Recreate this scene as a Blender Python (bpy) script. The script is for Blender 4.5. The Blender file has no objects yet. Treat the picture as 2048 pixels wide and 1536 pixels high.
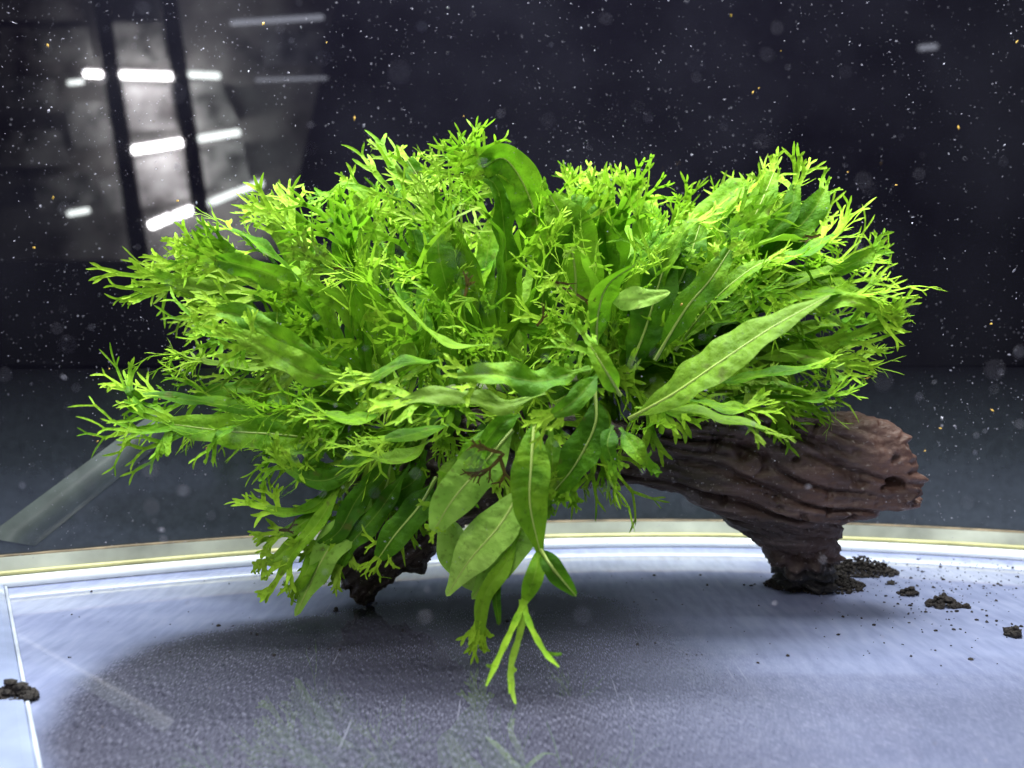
import bpy, bmesh, math, random
import numpy as np
from mathutils import Vector, Matrix, noise

# ------------------------------------------------------------------ scene, camera, light
S = 0.01                      # everything below is laid out in centimetres
H = 9.37                      # camera height above the tank floor
PITCH = math.radians(2.0)
FPX = 1774.0                  # focal length in pixels of the 2048 px wide photograph
scn = bpy.context.scene
C = scn.collection
cam_d = bpy.data.cameras.new('camera')
cam = bpy.data.objects.new('camera', cam_d)
C.objects.link(cam)
cam.location = (0, 0, H * S)
cam.rotation_euler = (math.radians(90) - PITCH, 0, 0)
cam_d.sensor_width = 36.0
cam_d.lens = 36.0 * FPX / 2048.0
cam_d.clip_start = 0.005
cam_d.clip_end = 50
cam_d.dof.use_dof = True
cam_d.dof.focus_distance = 0.30
cam_d.dof.aperture_fstop = 11.5
scn.camera = cam
scn.view_settings.view_transform = 'Standard'
scn.view_settings.look = 'None'
scn.view_settings.exposure = 0.0
scn.view_settings.gamma = 1.0

w = bpy.data.worlds.new('World')
scn.world = w
w.use_nodes = True
bg = w.node_tree.nodes['Background']
bg.inputs[0].default_value = (0.62, 0.64, 0.78, 1)
bg.inputs[1].default_value = 0.05

def area(name, loc, target, sx, sy, power, col, spread=180):
    l = bpy.data.lights.new(name, 'AREA')
    l.shape = 'RECTANGLE'; l.size = sx * S; l.size_y = sy * S
    l.energy = power; l.color = col; l.spread = math.radians(spread)
    o = bpy.data.objects.new(name, l); C.objects.link(o)
    o.location = Vector(loc) * S
    d = (Vector(target) - Vector(loc)).normalized()
    o.rotation_euler = d.to_track_quat('-Z', 'Y').to_euler()
    return o
# the LED bar lying over the tank, and an added fill light coming in from the front
area('tank_lamp', (1, 31.5, 36), (1, 33.5, 0), 48, 10, 5.0, (0.97, 1.0, 0.98), 150)
area('front_fill', (-14, -55, 92), (0, 30, 6), 60, 30, 9.2, (1.0, 0.98, 1.0))

R = random.Random(7)

# ------------------------------------------------------------------ coordinates
cp, sp = math.cos(PITCH), math.sin(PITCH)
FWD = Vector((0, cp, -sp)); UPV = Vector((0, sp, cp)); CAM = Vector((0, 0, H))
def ray(px, py):
    return Vector(((px - 1024) / FPX, 0, 0)) + UPV * ((768 - py) / FPX) + FWD
def P(px, py, D):
    d = ray(px, py)
    return CAM + d * (D / d.y)
def G(px, py, z=0.0):                       # point on the tank floor
    d = ray(px, py)
    return CAM + d * ((z - H) / d.z)

# ------------------------------------------------------------------ mesh helpers
def mesh_obj(name, verts, faces, mat, parent=None, smooth=True, uvs=None):
    me = bpy.data.meshes.new(name)
    me.from_pydata([(v[0] * S, v[1] * S, v[2] * S) for v in verts], [], faces)
    if uvs is not None:
        ul = me.uv_layers.new(name='leaf_uv')
        idx = np.empty(len(me.loops), dtype=np.int32)
        me.loops.foreach_get('vertex_index', idx)
        ul.data.foreach_set('uv', np.asarray(uvs, dtype=np.float32)[idx].ravel())
    if smooth:
        me.polygons.foreach_set('use_smooth', [True] * len(me.polygons))
    me.materials.append(mat)
    me.update()
    o = bpy.data.objects.new(name, me)
    C.objects.link(o)
    if parent is not None:
        o.parent = parent
    return o
def tag(o, label=None, cat=None, group=None, kind=None):
    if label: o['label'] = label
    if cat: o['category'] = cat
    if group: o['group'] = group
    if kind: o['kind'] = kind
    return o
def empty(name):
    o = bpy.data.objects.new(name, None); C.objects.link(o)
    o.empty_display_size = 0.01
    return o

# ------------------------------------------------------------------ materials
def mat(name):
    m = bpy.data.materials.new(name); m.use_nodes = True
    nt = m.node_tree
    return m, nt, nt.nodes, nt.links, nt.nodes['Principled BSDF']
def ramp(N, stops, interp='LINEAR'):
    r = N.new('ShaderNodeValToRGB'); r.color_ramp.interpolation = interp
    e = r.color_ramp.elements
    e[0].position, e[0].color = stops[0][0], (*stops[0][1], 1)
    e[1].position, e[1].color = stops[-1][0], (*stops[-1][1], 1)
    for p, c in stops[1:-1]:
        x = e.new(p); x.color = (*c, 1)
    return r
def simple(name, col, rough=0.5, spec=0.5, var=0.0, scale=300.0, bump=0.0):
    m, nt, N, L, b = mat(name)
    b.inputs['Roughness'].default_value = rough
    b.inputs['Specular IOR Level'].default_value = spec
    b.inputs['Base Color'].default_value = (*col, 1)
    if var or bump:
        tc = N.new('ShaderNodeTexCoord'); n = N.new('ShaderNodeTexNoise')
        n.inputs['Scale'].default_value = scale; n.inputs['Detail'].default_value = 6
        L.new(tc.outputs['Object'], n.inputs['Vector'])
        r = ramp(N, [(0.3, tuple(c * (1 - var) for c in col)), (0.7, tuple(min(1, c * (1 + var)) for c in col))])
        L.new(n.outputs['Fac'], r.inputs['Fac']); L.new(r.outputs[0], b.inputs['Base Color'])
        if bump:
            bp = N.new('ShaderNodeBump'); bp.inputs['Strength'].default_value = bump
            bp.inputs['Distance'].default_value = 0.001
            L.new(n.outputs['Fac'], bp.inputs['Height']); L.new(bp.outputs[0], b.inputs['Normal'])
    return m

def leaf_material(name, dark, mid, light, trans, tip=0.0, tfac=0.28):
    m, nt, N, L, b = mat(name)
    tc = N.new('ShaderNodeTexCoord'); oi = N.new('ShaderNodeObjectInfo')
    n1 = N.new('ShaderNodeTexNoise'); n1.inputs['Scale'].default_value = 110; n1.inputs['Detail'].default_value = 5
    L.new(tc.outputs['Object'], n1.inputs['Vector'])
    add = N.new('ShaderNodeMath'); add.operation = 'MULTIPLY_ADD'
    L.new(oi.outputs['Random'], add.inputs[0]); add.inputs[1].default_value = 0.50; L.new(n1.outputs['Fac'], add.inputs[2])
    uv = N.new('ShaderNodeUVMap'); uv.uv_map = 'leaf_uv'
    sep = N.new('ShaderNodeSeparateXYZ'); L.new(uv.outputs[0], sep.inputs[0])
    # young, thin tissue towards the end of the blade is yellower
    tp = N.new('ShaderNodeMath'); tp.operation = 'MULTIPLY_ADD'
    L.new(sep.outputs['X'], tp.inputs[0]); tp.inputs[1].default_value = 0.22 + tip; L.new(add.outputs[0], tp.inputs[2])
    r = ramp(N, [(0.38, dark), (0.72, mid), (1.12 if False else 1.0, light)])
    L.new(tp.outputs[0], r.inputs['Fac'])
    # midrib and side veins
    av = N.new('ShaderNodeMath'); av.operation = 'SUBTRACT'; L.new(sep.outputs['Y'], av.inputs[0]); av.inputs[1].default_value = 0.5
    ab = N.new('ShaderNodeMath'); ab.operation = 'ABSOLUTE'; L.new(av.outputs[0], ab.inputs[0])
    rib = ramp(N, [(0.0, (1, 1, 1)), (0.035, (0, 0, 0))]); L.new(ab.outputs[0], rib.inputs['Fac'])
    mx = N.new('ShaderNodeMix'); mx.data_type = 'RGBA'
    rf = N.new('ShaderNodeMath'); rf.operation = 'MULTIPLY'; L.new(rib.outputs[0], rf.inputs[0]); rf.inputs[1].default_value = 0.45 if tip == 0 else 0.1
    L.new(rf.outputs[0], mx.inputs['Factor']); L.new(r.outputs[0], mx.inputs['A']); mx.inputs['B'].default_value = (0.24, 0.34, 0.05, 1)
    # fine algae / spots
    n2 = N.new('ShaderNodeTexNoise'); n2.inputs['Scale'].default_value = 700; n2.inputs['Detail'].default_value = 3
    L.new(tc.outputs['Object'], n2.inputs['Vector'])
    sr = ramp(N, [(0.30, (0.55, 0.55, 0.5)), (0.42, (1, 1, 1))]); L.new(n2.outputs['Fac'], sr.inputs['Fac'])
    mul = N.new('ShaderNodeMix'); mul.data_type = 'RGBA'; mul.blend_type = 'MULTIPLY'; mul.inputs['Factor'].default_value = 0.8
    L.new(mx.outputs['Result'], mul.inputs['A']); L.new(sr.outputs[0], mul.inputs['B'])
    # old dull leaves and brown blotches
    n4 = N.new('ShaderNodeTexNoise'); n4.inputs['Scale'].default_value = 190; n4.inputs['Detail'].default_value = 6; L.new(tc.outputs['Object'], n4.inputs['Vector'])
    br = ramp(N, [(0.63, (0, 0, 0)), (0.72, (0.75, 0.75, 0.75))]); L.new(n4.outputs['Fac'], br.inputs['Fac'])
    bm_ = N.new('ShaderNodeMix'); bm_.data_type = 'RGBA'; L.new(br.outputs[0], bm_.inputs['Factor']); L.new(mul.outputs['Result'], bm_.inputs['A']); bm_.inputs['B'].default_value = (0.075, 0.085, 0.015, 1)
    orr = ramp(N, [(0.80, (0, 0, 0)), (1.0, (0.6, 0.6, 0.6))]); L.new(oi.outputs['Random'], orr.inputs['Fac'])
    om = N.new('ShaderNodeMix'); om.data_type = 'RGBA'; L.new(orr.outputs[0], om.inputs['Factor']); L.new(bm_.outputs['Result'], om.inputs['A']); om.inputs['B'].default_value = (0.10, 0.16, 0.025, 1)
    mul = om
    L.new(mul.outputs['Result'], b.inputs['Base Color'])
    b.inputs['Roughness'].default_value = 0.55
    b.inputs['Specular IOR Level'].default_value = 0.10
    bp = N.new('ShaderNodeBump'); bp.inputs['Strength'].default_value = 0.7; bp.inputs['Distance'].default_value = 0.0012
    nb_ = N.new('ShaderNodeTexNoise'); nb_.inputs['Scale'].default_value = 330; nb_.inputs['Detail'].default_value = 4; L.new(tc.outputs['Object'], nb_.inputs['Vector'])
    L.new(nb_.outputs['Fac'], bp.inputs['Height']); L.new(bp.outputs[0], b.inputs['Normal'])
    t = N.new('ShaderNodeBsdfTranslucent')
    tm = N.new('ShaderNodeMix'); tm.data_type = 'RGBA'; tm.blend_type = 'MULTIPLY'; tm.inputs['Factor'].default_value = 1
    bright = N.new('ShaderNodeMix'); bright.data_type = 'RGBA'; bright.inputs['Factor'].default_value = 0.55
    L.new(mul.outputs['Result'], bright.inputs['A']); bright.inputs['B'].default_value = (*trans, 1)
    L.new(bright.outputs['Result'], t.inputs['Color'])
    ms = N.new('ShaderNodeMixShader'); ms.inputs[0].default_value = tfac
    L.new(b.outputs[0], ms.inputs[1]); L.new(t.outputs[0], ms.inputs[2])
    L.new(ms.outputs[0], N['Material Output'].inputs['Surface'])
    return m
M_LEAF = leaf_material('fern_leaf', (0.015, 0.065, 0.0025), (0.058, 0.17, 0.005), (0.145, 0.30, 0.012), (0.14, 0.37, 0.01))
M_PALE = leaf_material('fern_leaf_pale', (0.13, 0.30, 0.03), (0.24, 0.45, 0.06), (0.34, 0.56, 0.10), (0.36, 0.6, 0.10), tfac=0.45)
M_TIP = leaf_material('fern_tip', (0.038, 0.145, 0.005), (0.115, 0.285, 0.010), (0.26, 0.45, 0.025), (0.17, 0.42, 0.015), tip=0.12, tfac=0.33)
M_DEAD = leaf_material('fern_dead', (0.022, 0.013, 0.004), (0.04, 0.025, 0.008), (0.09, 0.065, 0.015), (0.06, 0.045, 0.01))
M_RIB = simple('midrib', (0.26, 0.36, 0.07), 0.45, 0.4)
M_STEM = simple('rhizome', (0.05, 0.07, 0.02), 0.6, 0.3, 0.6, 500, 0.5)

# floor: pale blue sheet under clear glass with fine brushed grain
M_FLOOR, nt, N, L, b = mat('tank_floor')
tc = N.new('ShaderNodeTexCoord')
mp = N.new('ShaderNodeMapping'); mp.inputs['Scale'].default_value = (300, 60, 1); L.new(tc.outputs['Object'], mp.inputs['Vector'])
g1 = N.new('ShaderNodeTexNoise'); g1.inputs['Scale'].default_value = 1; g1.inputs['Detail'].default_value = 2; L.new(mp.outputs[0], g1.inputs['Vector'])
mp2 = N.new('ShaderNodeMapping'); mp2.inputs['Scale'].default_value = (12, 60, 1); L.new(tc.outputs['Object'], mp2.inputs['Vector'])
g2 = N.new('ShaderNodeTexNoise'); g2.inputs['Scale'].default_value = 1; g2.inputs['Detail'].default_value = 4; L.new(mp2.outputs[0], g2.inputs['Vector'])
r1 = ramp(N, [(0.32, (0.205, 0.238, 0.375)), (0.5, (0.235, 0.27, 0.42)), (0.68, (0.265, 0.30, 0.45))]); L.new(g1.outputs['Fac'], r1.inputs['Fac'])
r2 = ramp(N, [(0.3, (0.82, 0.82, 0.86)), (0.7, (1, 1, 1))]); L.new(g2.outputs['Fac'], r2.inputs['Fac'])
mm = N.new('ShaderNodeMix'); mm.data_type = 'RGBA'; mm.blend_type = 'MULTIPLY'; mm.inputs['Factor'].default_value = 1
L.new(r1.outputs[0], mm.inputs['A']); L.new(r2.outputs[0], mm.inputs['B']); L.new(mm.outputs['Result'], b.inputs['Base Color'])
b.inputs['Roughness'].default_value = 0.07; b.inputs['IOR'].default_value = 1.5
bp = N.new('ShaderNodeBump'); bp.inputs['Strength'].default_value = 0.01; bp.inputs['Distance'].default_value = 0.0003
L.new(g1.outputs['Fac'], bp.inputs['Height']); L.new(bp.outputs[0], b.inputs['Normal'])

# plant shade painted into the colour of the front floor, with brushed grain
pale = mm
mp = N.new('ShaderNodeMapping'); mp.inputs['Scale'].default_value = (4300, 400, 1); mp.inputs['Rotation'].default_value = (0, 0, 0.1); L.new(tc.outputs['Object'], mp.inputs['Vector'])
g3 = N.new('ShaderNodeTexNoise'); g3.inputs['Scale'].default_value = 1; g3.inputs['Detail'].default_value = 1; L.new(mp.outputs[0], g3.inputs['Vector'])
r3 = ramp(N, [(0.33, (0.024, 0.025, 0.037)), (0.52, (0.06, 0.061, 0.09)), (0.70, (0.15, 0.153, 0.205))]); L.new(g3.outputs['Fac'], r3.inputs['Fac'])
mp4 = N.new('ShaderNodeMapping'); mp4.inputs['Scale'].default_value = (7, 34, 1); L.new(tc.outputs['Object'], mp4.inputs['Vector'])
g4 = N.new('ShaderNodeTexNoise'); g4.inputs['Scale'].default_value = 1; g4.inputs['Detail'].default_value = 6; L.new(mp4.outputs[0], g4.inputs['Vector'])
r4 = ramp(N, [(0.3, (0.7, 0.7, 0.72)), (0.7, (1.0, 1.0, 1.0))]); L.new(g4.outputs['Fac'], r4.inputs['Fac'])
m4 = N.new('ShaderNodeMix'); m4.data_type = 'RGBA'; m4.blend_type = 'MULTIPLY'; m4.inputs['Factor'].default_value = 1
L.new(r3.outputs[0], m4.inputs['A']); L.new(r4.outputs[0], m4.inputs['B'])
fa = N.new('ShaderNodeAttribute'); fa.attribute_name = 'front_shade'
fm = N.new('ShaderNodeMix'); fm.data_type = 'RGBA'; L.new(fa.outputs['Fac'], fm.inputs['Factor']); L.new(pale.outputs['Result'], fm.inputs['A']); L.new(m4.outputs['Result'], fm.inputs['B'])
# fine scratches along the brushing
mp5 = N.new('ShaderNodeMapping'); mp5.inputs['Scale'].default_value = (1500, 26, 1); mp5.inputs['Rotation'].default_value = (0, 0, -0.18); L.new(tc.outputs['Object'], mp5.inputs['Vector'])
g5 = N.new('ShaderNodeTexNoise'); g5.inputs['Scale'].default_value = 1; g5.inputs['Detail'].default_value = 0; L.new(mp5.outputs[0], g5.inputs['Vector'])
r5 = ramp(N, [(0.81, (0, 0, 0)), (0.90, (0.4, 0.4, 0.4))]); L.new(g5.outputs['Fac'], r5.inputs['Fac'])
m5 = N.new('ShaderNodeMix'); m5.data_type = 'RGBA'; L.new(r5.outputs[0], m5.inputs['Factor']); L.new(fm.outputs['Result'], m5.inputs['A']); m5.inputs['B'].default_value = (0.35, 0.36, 0.45, 1)
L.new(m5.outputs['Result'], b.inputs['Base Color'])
b.inputs['Roughness'].default_value = 0.035; b.inputs['IOR'].default_value = 2.2

# back pane: black glass, dusty
M_BACK, nt, N, L, b = mat('black_glass')
tc = N.new('ShaderNodeTexCoord')
n = N.new('ShaderNodeTexNoise'); n.inputs['Scale'].default_value = 14; n.inputs['Detail'].default_value = 5; L.new(tc.outputs['Object'], n.inputs['Vector'])
r = ramp(N, [(0.35, (0.0015, 0.0013, 0.003)), (0.7, (0.005, 0.005, 0.008))]); L.new(n.outputs['Fac'], r.inputs['Fac'])
v = N.new('ShaderNodeTexVoronoi'); v.inputs['Scale'].default_value = 260; L.new(tc.outputs['Object'], v.inputs['Vector'])
vr = ramp(N, [(0.05, (0.10, 0.10, 0.12)), (0.13, (0, 0, 0))]); L.new(v.outputs['Distance'], vr.inputs['Fac'])
n3 = N.new('ShaderNodeTexNoise'); n3.inputs['Scale'].default_value = 60; L.new(tc.outputs['Object'], n3.inputs['Vector'])
n3r = ramp(N, [(0.5, (0, 0, 0)), (0.66, (1, 1, 1))]); L.new(n3.outputs['Fac'], n3r.inputs['Fac'])
vm = N.new('ShaderNodeMix'); vm.data_type = 'RGBA'; vm.blend_type = 'MULTIPLY'; vm.inputs['Factor'].default_value = 1
L.new(vr.outputs[0], vm.inputs['A']); L.new(n3r.outputs[0], vm.inputs['B'])
ad = N.new('ShaderNodeMix'); ad.data_type = 'RGBA'; ad.blend_type = 'ADD'; ad.inputs['Factor'].default_value = 1
L.new(r.outputs[0], ad.inputs['A']); L.new(vm.outputs['Result'], ad.inputs['B']); L.new(ad.outputs['Result'], b.inputs['Base Color'])
b.inputs['Roughness'].default_value = 0.02; b.inputs['IOR'].default_value = 1.8

M_BAND = simple('pale_plastic', (0.32, 0.34, 0.28), 0.4, 0.4, 0.5, 28)
M_BROWN = simple('brown_film', (0.14, 0.11, 0.07), 0.6, 0.3, 0.5, 120)
M_YELLOW = simple('yellow_silicone', (0.38, 0.37, 0.17), 0.4, 0.4, 0.35, 45)
M_WHITE = simple('white_silicone', (0.6, 0.64, 0.66), 0.25, 0.5, 0.06, 80)
M_SOIL = simple('black_soil', (0.016, 0.013, 0.012), 0.8, 0.3, 0.5, 900, 0.8)
M_DUST = simple('dust', (0.21, 0.21, 0.26), 0.7, 0.3)
M_OCHRE = simple('ochre_scrap', (0.42, 0.26, 0.05), 0.6, 0.3, 0.4, 900)
M_BLACK = simple('black_steel', (0.01, 0.01, 0.012), 0.5, 0.4)

# driftwood
M_WOOD, nt, N, L, b = mat('driftwood')
tc = N.new('ShaderNodeTexCoord')
wmap = N.new('ShaderNodeMapping'); wmap.inputs['Rotation'].default_value = (0, -0.26, 0); wmap.inputs['Scale'].default_value = (0.35, 1, 3.2); L.new(tc.outputs['Object'], wmap.inputs['Vector'])
n1 = N.new('ShaderNodeTexNoise'); n1.inputs['Scale'].default_value = 70; n1.inputs['Detail'].default_value = 10; n1.inputs['Roughness'].default_value = 0.65; L.new(wmap.outputs[0], n1.inputs['Vector'])
r1 = ramp(N, [(0.32, (0.022, 0.015, 0.013)), (0.55, (0.042, 0.027, 0.023)), (0.72, (0.13, 0.098, 0.085))]); L.new(n1.outputs['Fac'], r1.inputs['Fac'])
at = N.new('ShaderNodeAttribute'); at.attribute_name = 'tone'
n2 = N.new('ShaderNodeTexNoise'); n2.inputs['Scale'].default_value = 600; n2.inputs['Detail'].default_value = 5; L.new(tc.outputs['Object'], n2.inputs['Vector'])
r3 = ramp(N, [(0.3, (0.075, 0.034, 0.024)), (0.7, (0.16, 0.085, 0.065))]); L.new(n1.outputs['Fac'], r3.inputs['Fac'])
sep = N.new('ShaderNodeSeparateColor'); L.new(at.outputs['Color'], sep.inputs[0])
mx = N.new('ShaderNodeMix'); mx.data_type = 'RGBA'; L.new(sep.outputs[0], mx.inputs['Factor']); L.new(r1.outputs[0], mx.inputs['A']); L.new(r3.outputs[0], mx.inputs['B'])
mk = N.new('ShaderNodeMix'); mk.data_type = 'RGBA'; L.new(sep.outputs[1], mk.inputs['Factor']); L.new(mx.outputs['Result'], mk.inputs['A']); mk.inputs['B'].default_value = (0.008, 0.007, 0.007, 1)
sr = ramp(N, [(0.62, (0, 0, 0)), (0.74, (1, 1, 1))]); L.new(n2.outputs['Fac'], sr.inputs['Fac'])
ms = N.new('ShaderNodeMix'); ms.data_type = 'RGBA'; L.new(sr.outputs[0], ms.inputs['Factor']); L.new(mk.outputs['Result'], ms.inputs['A']); ms.inputs['B'].default_value = (0.2, 0.17, 0.16, 1)
L.new(ms.outputs['Result'], b.inputs['Base Color'])
b.inputs['Roughness'].default_value = 0.55; b.inputs['Specular IOR Level'].default_value = 0.35
bp = N.new('ShaderNodeBump'); bp.inputs['Strength'].default_value = 0.7; bp.inputs['Distance'].default_value = 0.0008
L.new(n2.outputs['Fac'], bp.inputs['Height']); L.new(bp.outputs[0], b.inputs['Normal'])

def emitter(name, col, strength):
    m, nt, N, L, b = mat(name)
    b.inputs['Base Color'].default_value = (0.8, 0.8, 0.8, 1)
    b.inputs['Emission Color'].default_value = (*col, 1); b.inputs['Emission Strength'].default_value = strength
    return m

# ------------------------------------------------------------------ setting
def grid_sheet(name, x0, x1, y0, y1, z, m):
    return mesh_obj(name, [(x0, y0, z), (x1, y0, z), (x1, y1, z), (x0, y1, z)], [(0, 1, 2, 3)], m, smooth=False)
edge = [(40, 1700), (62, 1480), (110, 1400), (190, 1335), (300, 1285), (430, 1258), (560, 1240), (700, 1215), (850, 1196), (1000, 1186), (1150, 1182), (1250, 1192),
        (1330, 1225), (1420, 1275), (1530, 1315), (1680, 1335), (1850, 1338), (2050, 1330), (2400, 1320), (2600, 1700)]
ew = [(G(x, y).x, G(x, y).y) for x, y in edge]  # outline of the shade painted on the floor
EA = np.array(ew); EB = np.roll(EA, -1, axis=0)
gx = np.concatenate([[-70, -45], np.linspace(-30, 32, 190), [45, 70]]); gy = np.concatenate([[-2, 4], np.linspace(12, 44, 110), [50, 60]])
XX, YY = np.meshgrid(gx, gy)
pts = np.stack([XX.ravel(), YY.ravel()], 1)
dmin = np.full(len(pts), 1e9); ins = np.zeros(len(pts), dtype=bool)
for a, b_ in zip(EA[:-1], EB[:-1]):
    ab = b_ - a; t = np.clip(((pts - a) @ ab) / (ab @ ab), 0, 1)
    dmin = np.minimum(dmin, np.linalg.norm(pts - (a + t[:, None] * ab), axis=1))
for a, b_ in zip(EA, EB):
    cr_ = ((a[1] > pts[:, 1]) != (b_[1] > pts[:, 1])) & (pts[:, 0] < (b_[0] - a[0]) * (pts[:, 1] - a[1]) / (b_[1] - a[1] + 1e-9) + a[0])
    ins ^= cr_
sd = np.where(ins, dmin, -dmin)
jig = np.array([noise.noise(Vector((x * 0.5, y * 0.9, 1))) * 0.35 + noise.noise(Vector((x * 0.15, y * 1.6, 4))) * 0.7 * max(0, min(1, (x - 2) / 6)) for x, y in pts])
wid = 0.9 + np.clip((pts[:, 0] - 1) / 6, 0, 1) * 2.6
front_shade = np.clip((sd + jig) / wid * 0.5 + 0.5, 0, 1); front_shade = front_shade * front_shade * (3 - 2 * front_shade)
front_shade *= 1 - 0.42 * np.clip((pts[:, 0] - 1.5) / 7, 0, 1)
nx_, ny_ = len(gx), len(gy)
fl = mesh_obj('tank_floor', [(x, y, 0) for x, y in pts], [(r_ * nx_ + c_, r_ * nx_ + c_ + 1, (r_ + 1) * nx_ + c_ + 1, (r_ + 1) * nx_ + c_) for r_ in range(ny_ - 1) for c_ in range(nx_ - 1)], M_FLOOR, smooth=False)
fat = fl.data.attributes.new('front_shade', 'FLOAT', 'POINT'); fat.data.foreach_set('value', front_shade.astype(np.float32))
tag(fl, 'pale blue glass tank floor with brushed grain and painted grey shade at the front', kind='structure')

WP = Vector((8, 43.6, 0)); SL = 0.04
WN = Vector((SL, -1, 0)).normalized()
def wall_y(x): return WP.y + SL * (x - WP.x)
vs = []
for x in (-70, 70):
    for dy in (0, 1.0):
        for z in (-0.2, 60):
            vs.append((x, wall_y(x) + dy, z))
mesh_obj('back_wall', vs, [(0, 1, 5, 4), (2, 6, 7, 3), (0, 2, 3, 1), (4, 5, 7, 6), (1, 3, 7, 5), (0, 4, 6, 2)], M_BACK, smooth=False)
tag(bpy.data.objects['back_wall'], 'glossy black back pane of the tank', kind='structure')

# curved edging along the foot of the back pane
SX = [-30, -20.5, -15.1, -7.5, 0, 6.7, 16.0, 22.7, 32]
SY = [30.5, 35.5, 37.2, 40.4, 42.2, 42.8, 42.0, 40.0, 36.0]
co = np.polyfit(SX, SY, 4)
def seam_y(x): return min(float(np.polyval(co, x)), wall_y(x) - 0.55)
xs = np.linspace(-30, 32, 90)
def sweep(name, prof, m, parent, jit=0.0):          # prof: closed (dy toward camera negative, z)
    vs, fs = [], []
    k = len(prof)
    for i, x in enumerate(xs):
        y = seam_y(x)
        for (dy, z) in prof:
            vs.append((x, y + dy + R.uniform(-jit, jit), z + R.uniform(-jit, jit) * 0.6))
    for i in range(len(xs) - 1):
        for j in range(k):
            a, b_ = i * k + j, i * k + (j + 1) % k
            fs.append((a, b_, b_ + k, a + k))
    fs.append(tuple(range(k))); fs.append(tuple(range((len(xs) - 1) * k, len(xs) * k))[::-1])
    return mesh_obj(name, vs, fs, m, parent, smooth=len(prof) > 5)
def rnd(cy, cz, r, n=10): return [(cy + r * math.cos(2 * math.pi * i / n), cz + r * math.sin(2 * math.pi * i / n)) for i in range(n)]
edg = tag(empty('edging_strip'), 'curved pale edging strip with yellow and white silicone lines along the back pane', 'edging')
sweep('plastic_strip', [(0.0, 0.02), (0.28, 0.02), (0.28, 1.18), (0.06, 1.18)], M_BAND, edg)
sweep('brown_line', rnd(0.17, 1.2, 0.07), M_BROWN, edg, 0.015)
sweep('yellow_bead', rnd(0.0, 0.55, 0.09), M_YELLOW, edg, 0.004)
sweep('white_bead', rnd(-0.12, 0.2, 0.25, 12), M_WHITE, edg, 0.003)

vs, fs = [], []
for x in xs:
    y = seam_y(x) + 0.3
    vs += [(x, y, 0.02), (x, y, 8.7), (x, min(y + 0.25, wall_y(x) - 0.03), 8.7), (x, min(y + 0.5, wall_y(x) - 0.02), 8.69), (x, min(y + 0.5, wall_y(x) - 0.02), 0.02)]
for i in range(len(xs) - 1):
    for k in range(4):
        a = 5 * i + k; fs.append((a, a + 5, a + 6, a + 1))
M_ADDED_PANE = simple('added_pane_glass', (0.033, 0.041, 0.049), 0.1, 0.4, 0.2, 300)
M_ADDED_PANE.node_tree.nodes['Principled BSDF'].inputs['IOR'].default_value = 1.75
lp = mesh_obj('added_lower_pane', vs, fs, M_ADDED_PANE, smooth=False)  # added pane that gives the back wall a paler lower zone
lp.data.materials.append(simple('added_pane_rim', (0.004, 0.004, 0.005), 0.9, 0.0))
for k_, pg in enumerate(lp.data.polygons):
    if k_ % 4 in (1, 2): pg.material_index = 1
fd = lp.data.attributes.new('painted_sheen', 'FLOAT', 'POINT')  # floor reflection painted as paler colour, fading out towards the top
fd.data.foreach_set('value', [max(0, min(1, (8.6 - v.co.z / S) / 6.0)) ** 1.2 for v in lp.data.vertices])
an_ = M_ADDED_PANE.node_tree.nodes; al_ = M_ADDED_PANE.node_tree.links; ab_ = an_['Principled BSDF']
src_ = ab_.inputs['Base Color'].links[0].from_socket
at_ = an_.new('ShaderNodeAttribute'); at_.attribute_name = 'painted_sheen'
mx_ = an_.new('ShaderNodeMix'); mx_.data_type = 'RGBA'; al_.new(at_.outputs['Fac'], mx_.inputs['Factor']); mx_.inputs['A'].default_value = (0.003, 0.003, 0.005, 1); al_.new(src_, mx_.inputs['B']); al_.new(mx_.outputs['Result'], ab_.inputs['Base Color'])
tag(lp, 'added curved dark lower pane along the foot of the black back wall', kind='structure')

sm_v, sm_f = [], []  # thin pale strip standing in for the mirrored tank edge
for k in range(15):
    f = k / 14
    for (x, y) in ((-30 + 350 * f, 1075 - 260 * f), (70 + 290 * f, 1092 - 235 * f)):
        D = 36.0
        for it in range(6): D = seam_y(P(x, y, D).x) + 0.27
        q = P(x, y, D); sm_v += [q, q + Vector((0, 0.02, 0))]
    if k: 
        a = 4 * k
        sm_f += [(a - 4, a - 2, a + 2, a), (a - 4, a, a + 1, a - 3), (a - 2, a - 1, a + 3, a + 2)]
tag(mesh_obj('reflection_streak', sm_v, sm_f, simple('painted_reflection', (0.05, 0.06, 0.058), 0.25, 0.4, 0.5, 40)), 'painted diagonal reflection streak on the added dark lower pane at the left', 'painted_reflection')

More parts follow.
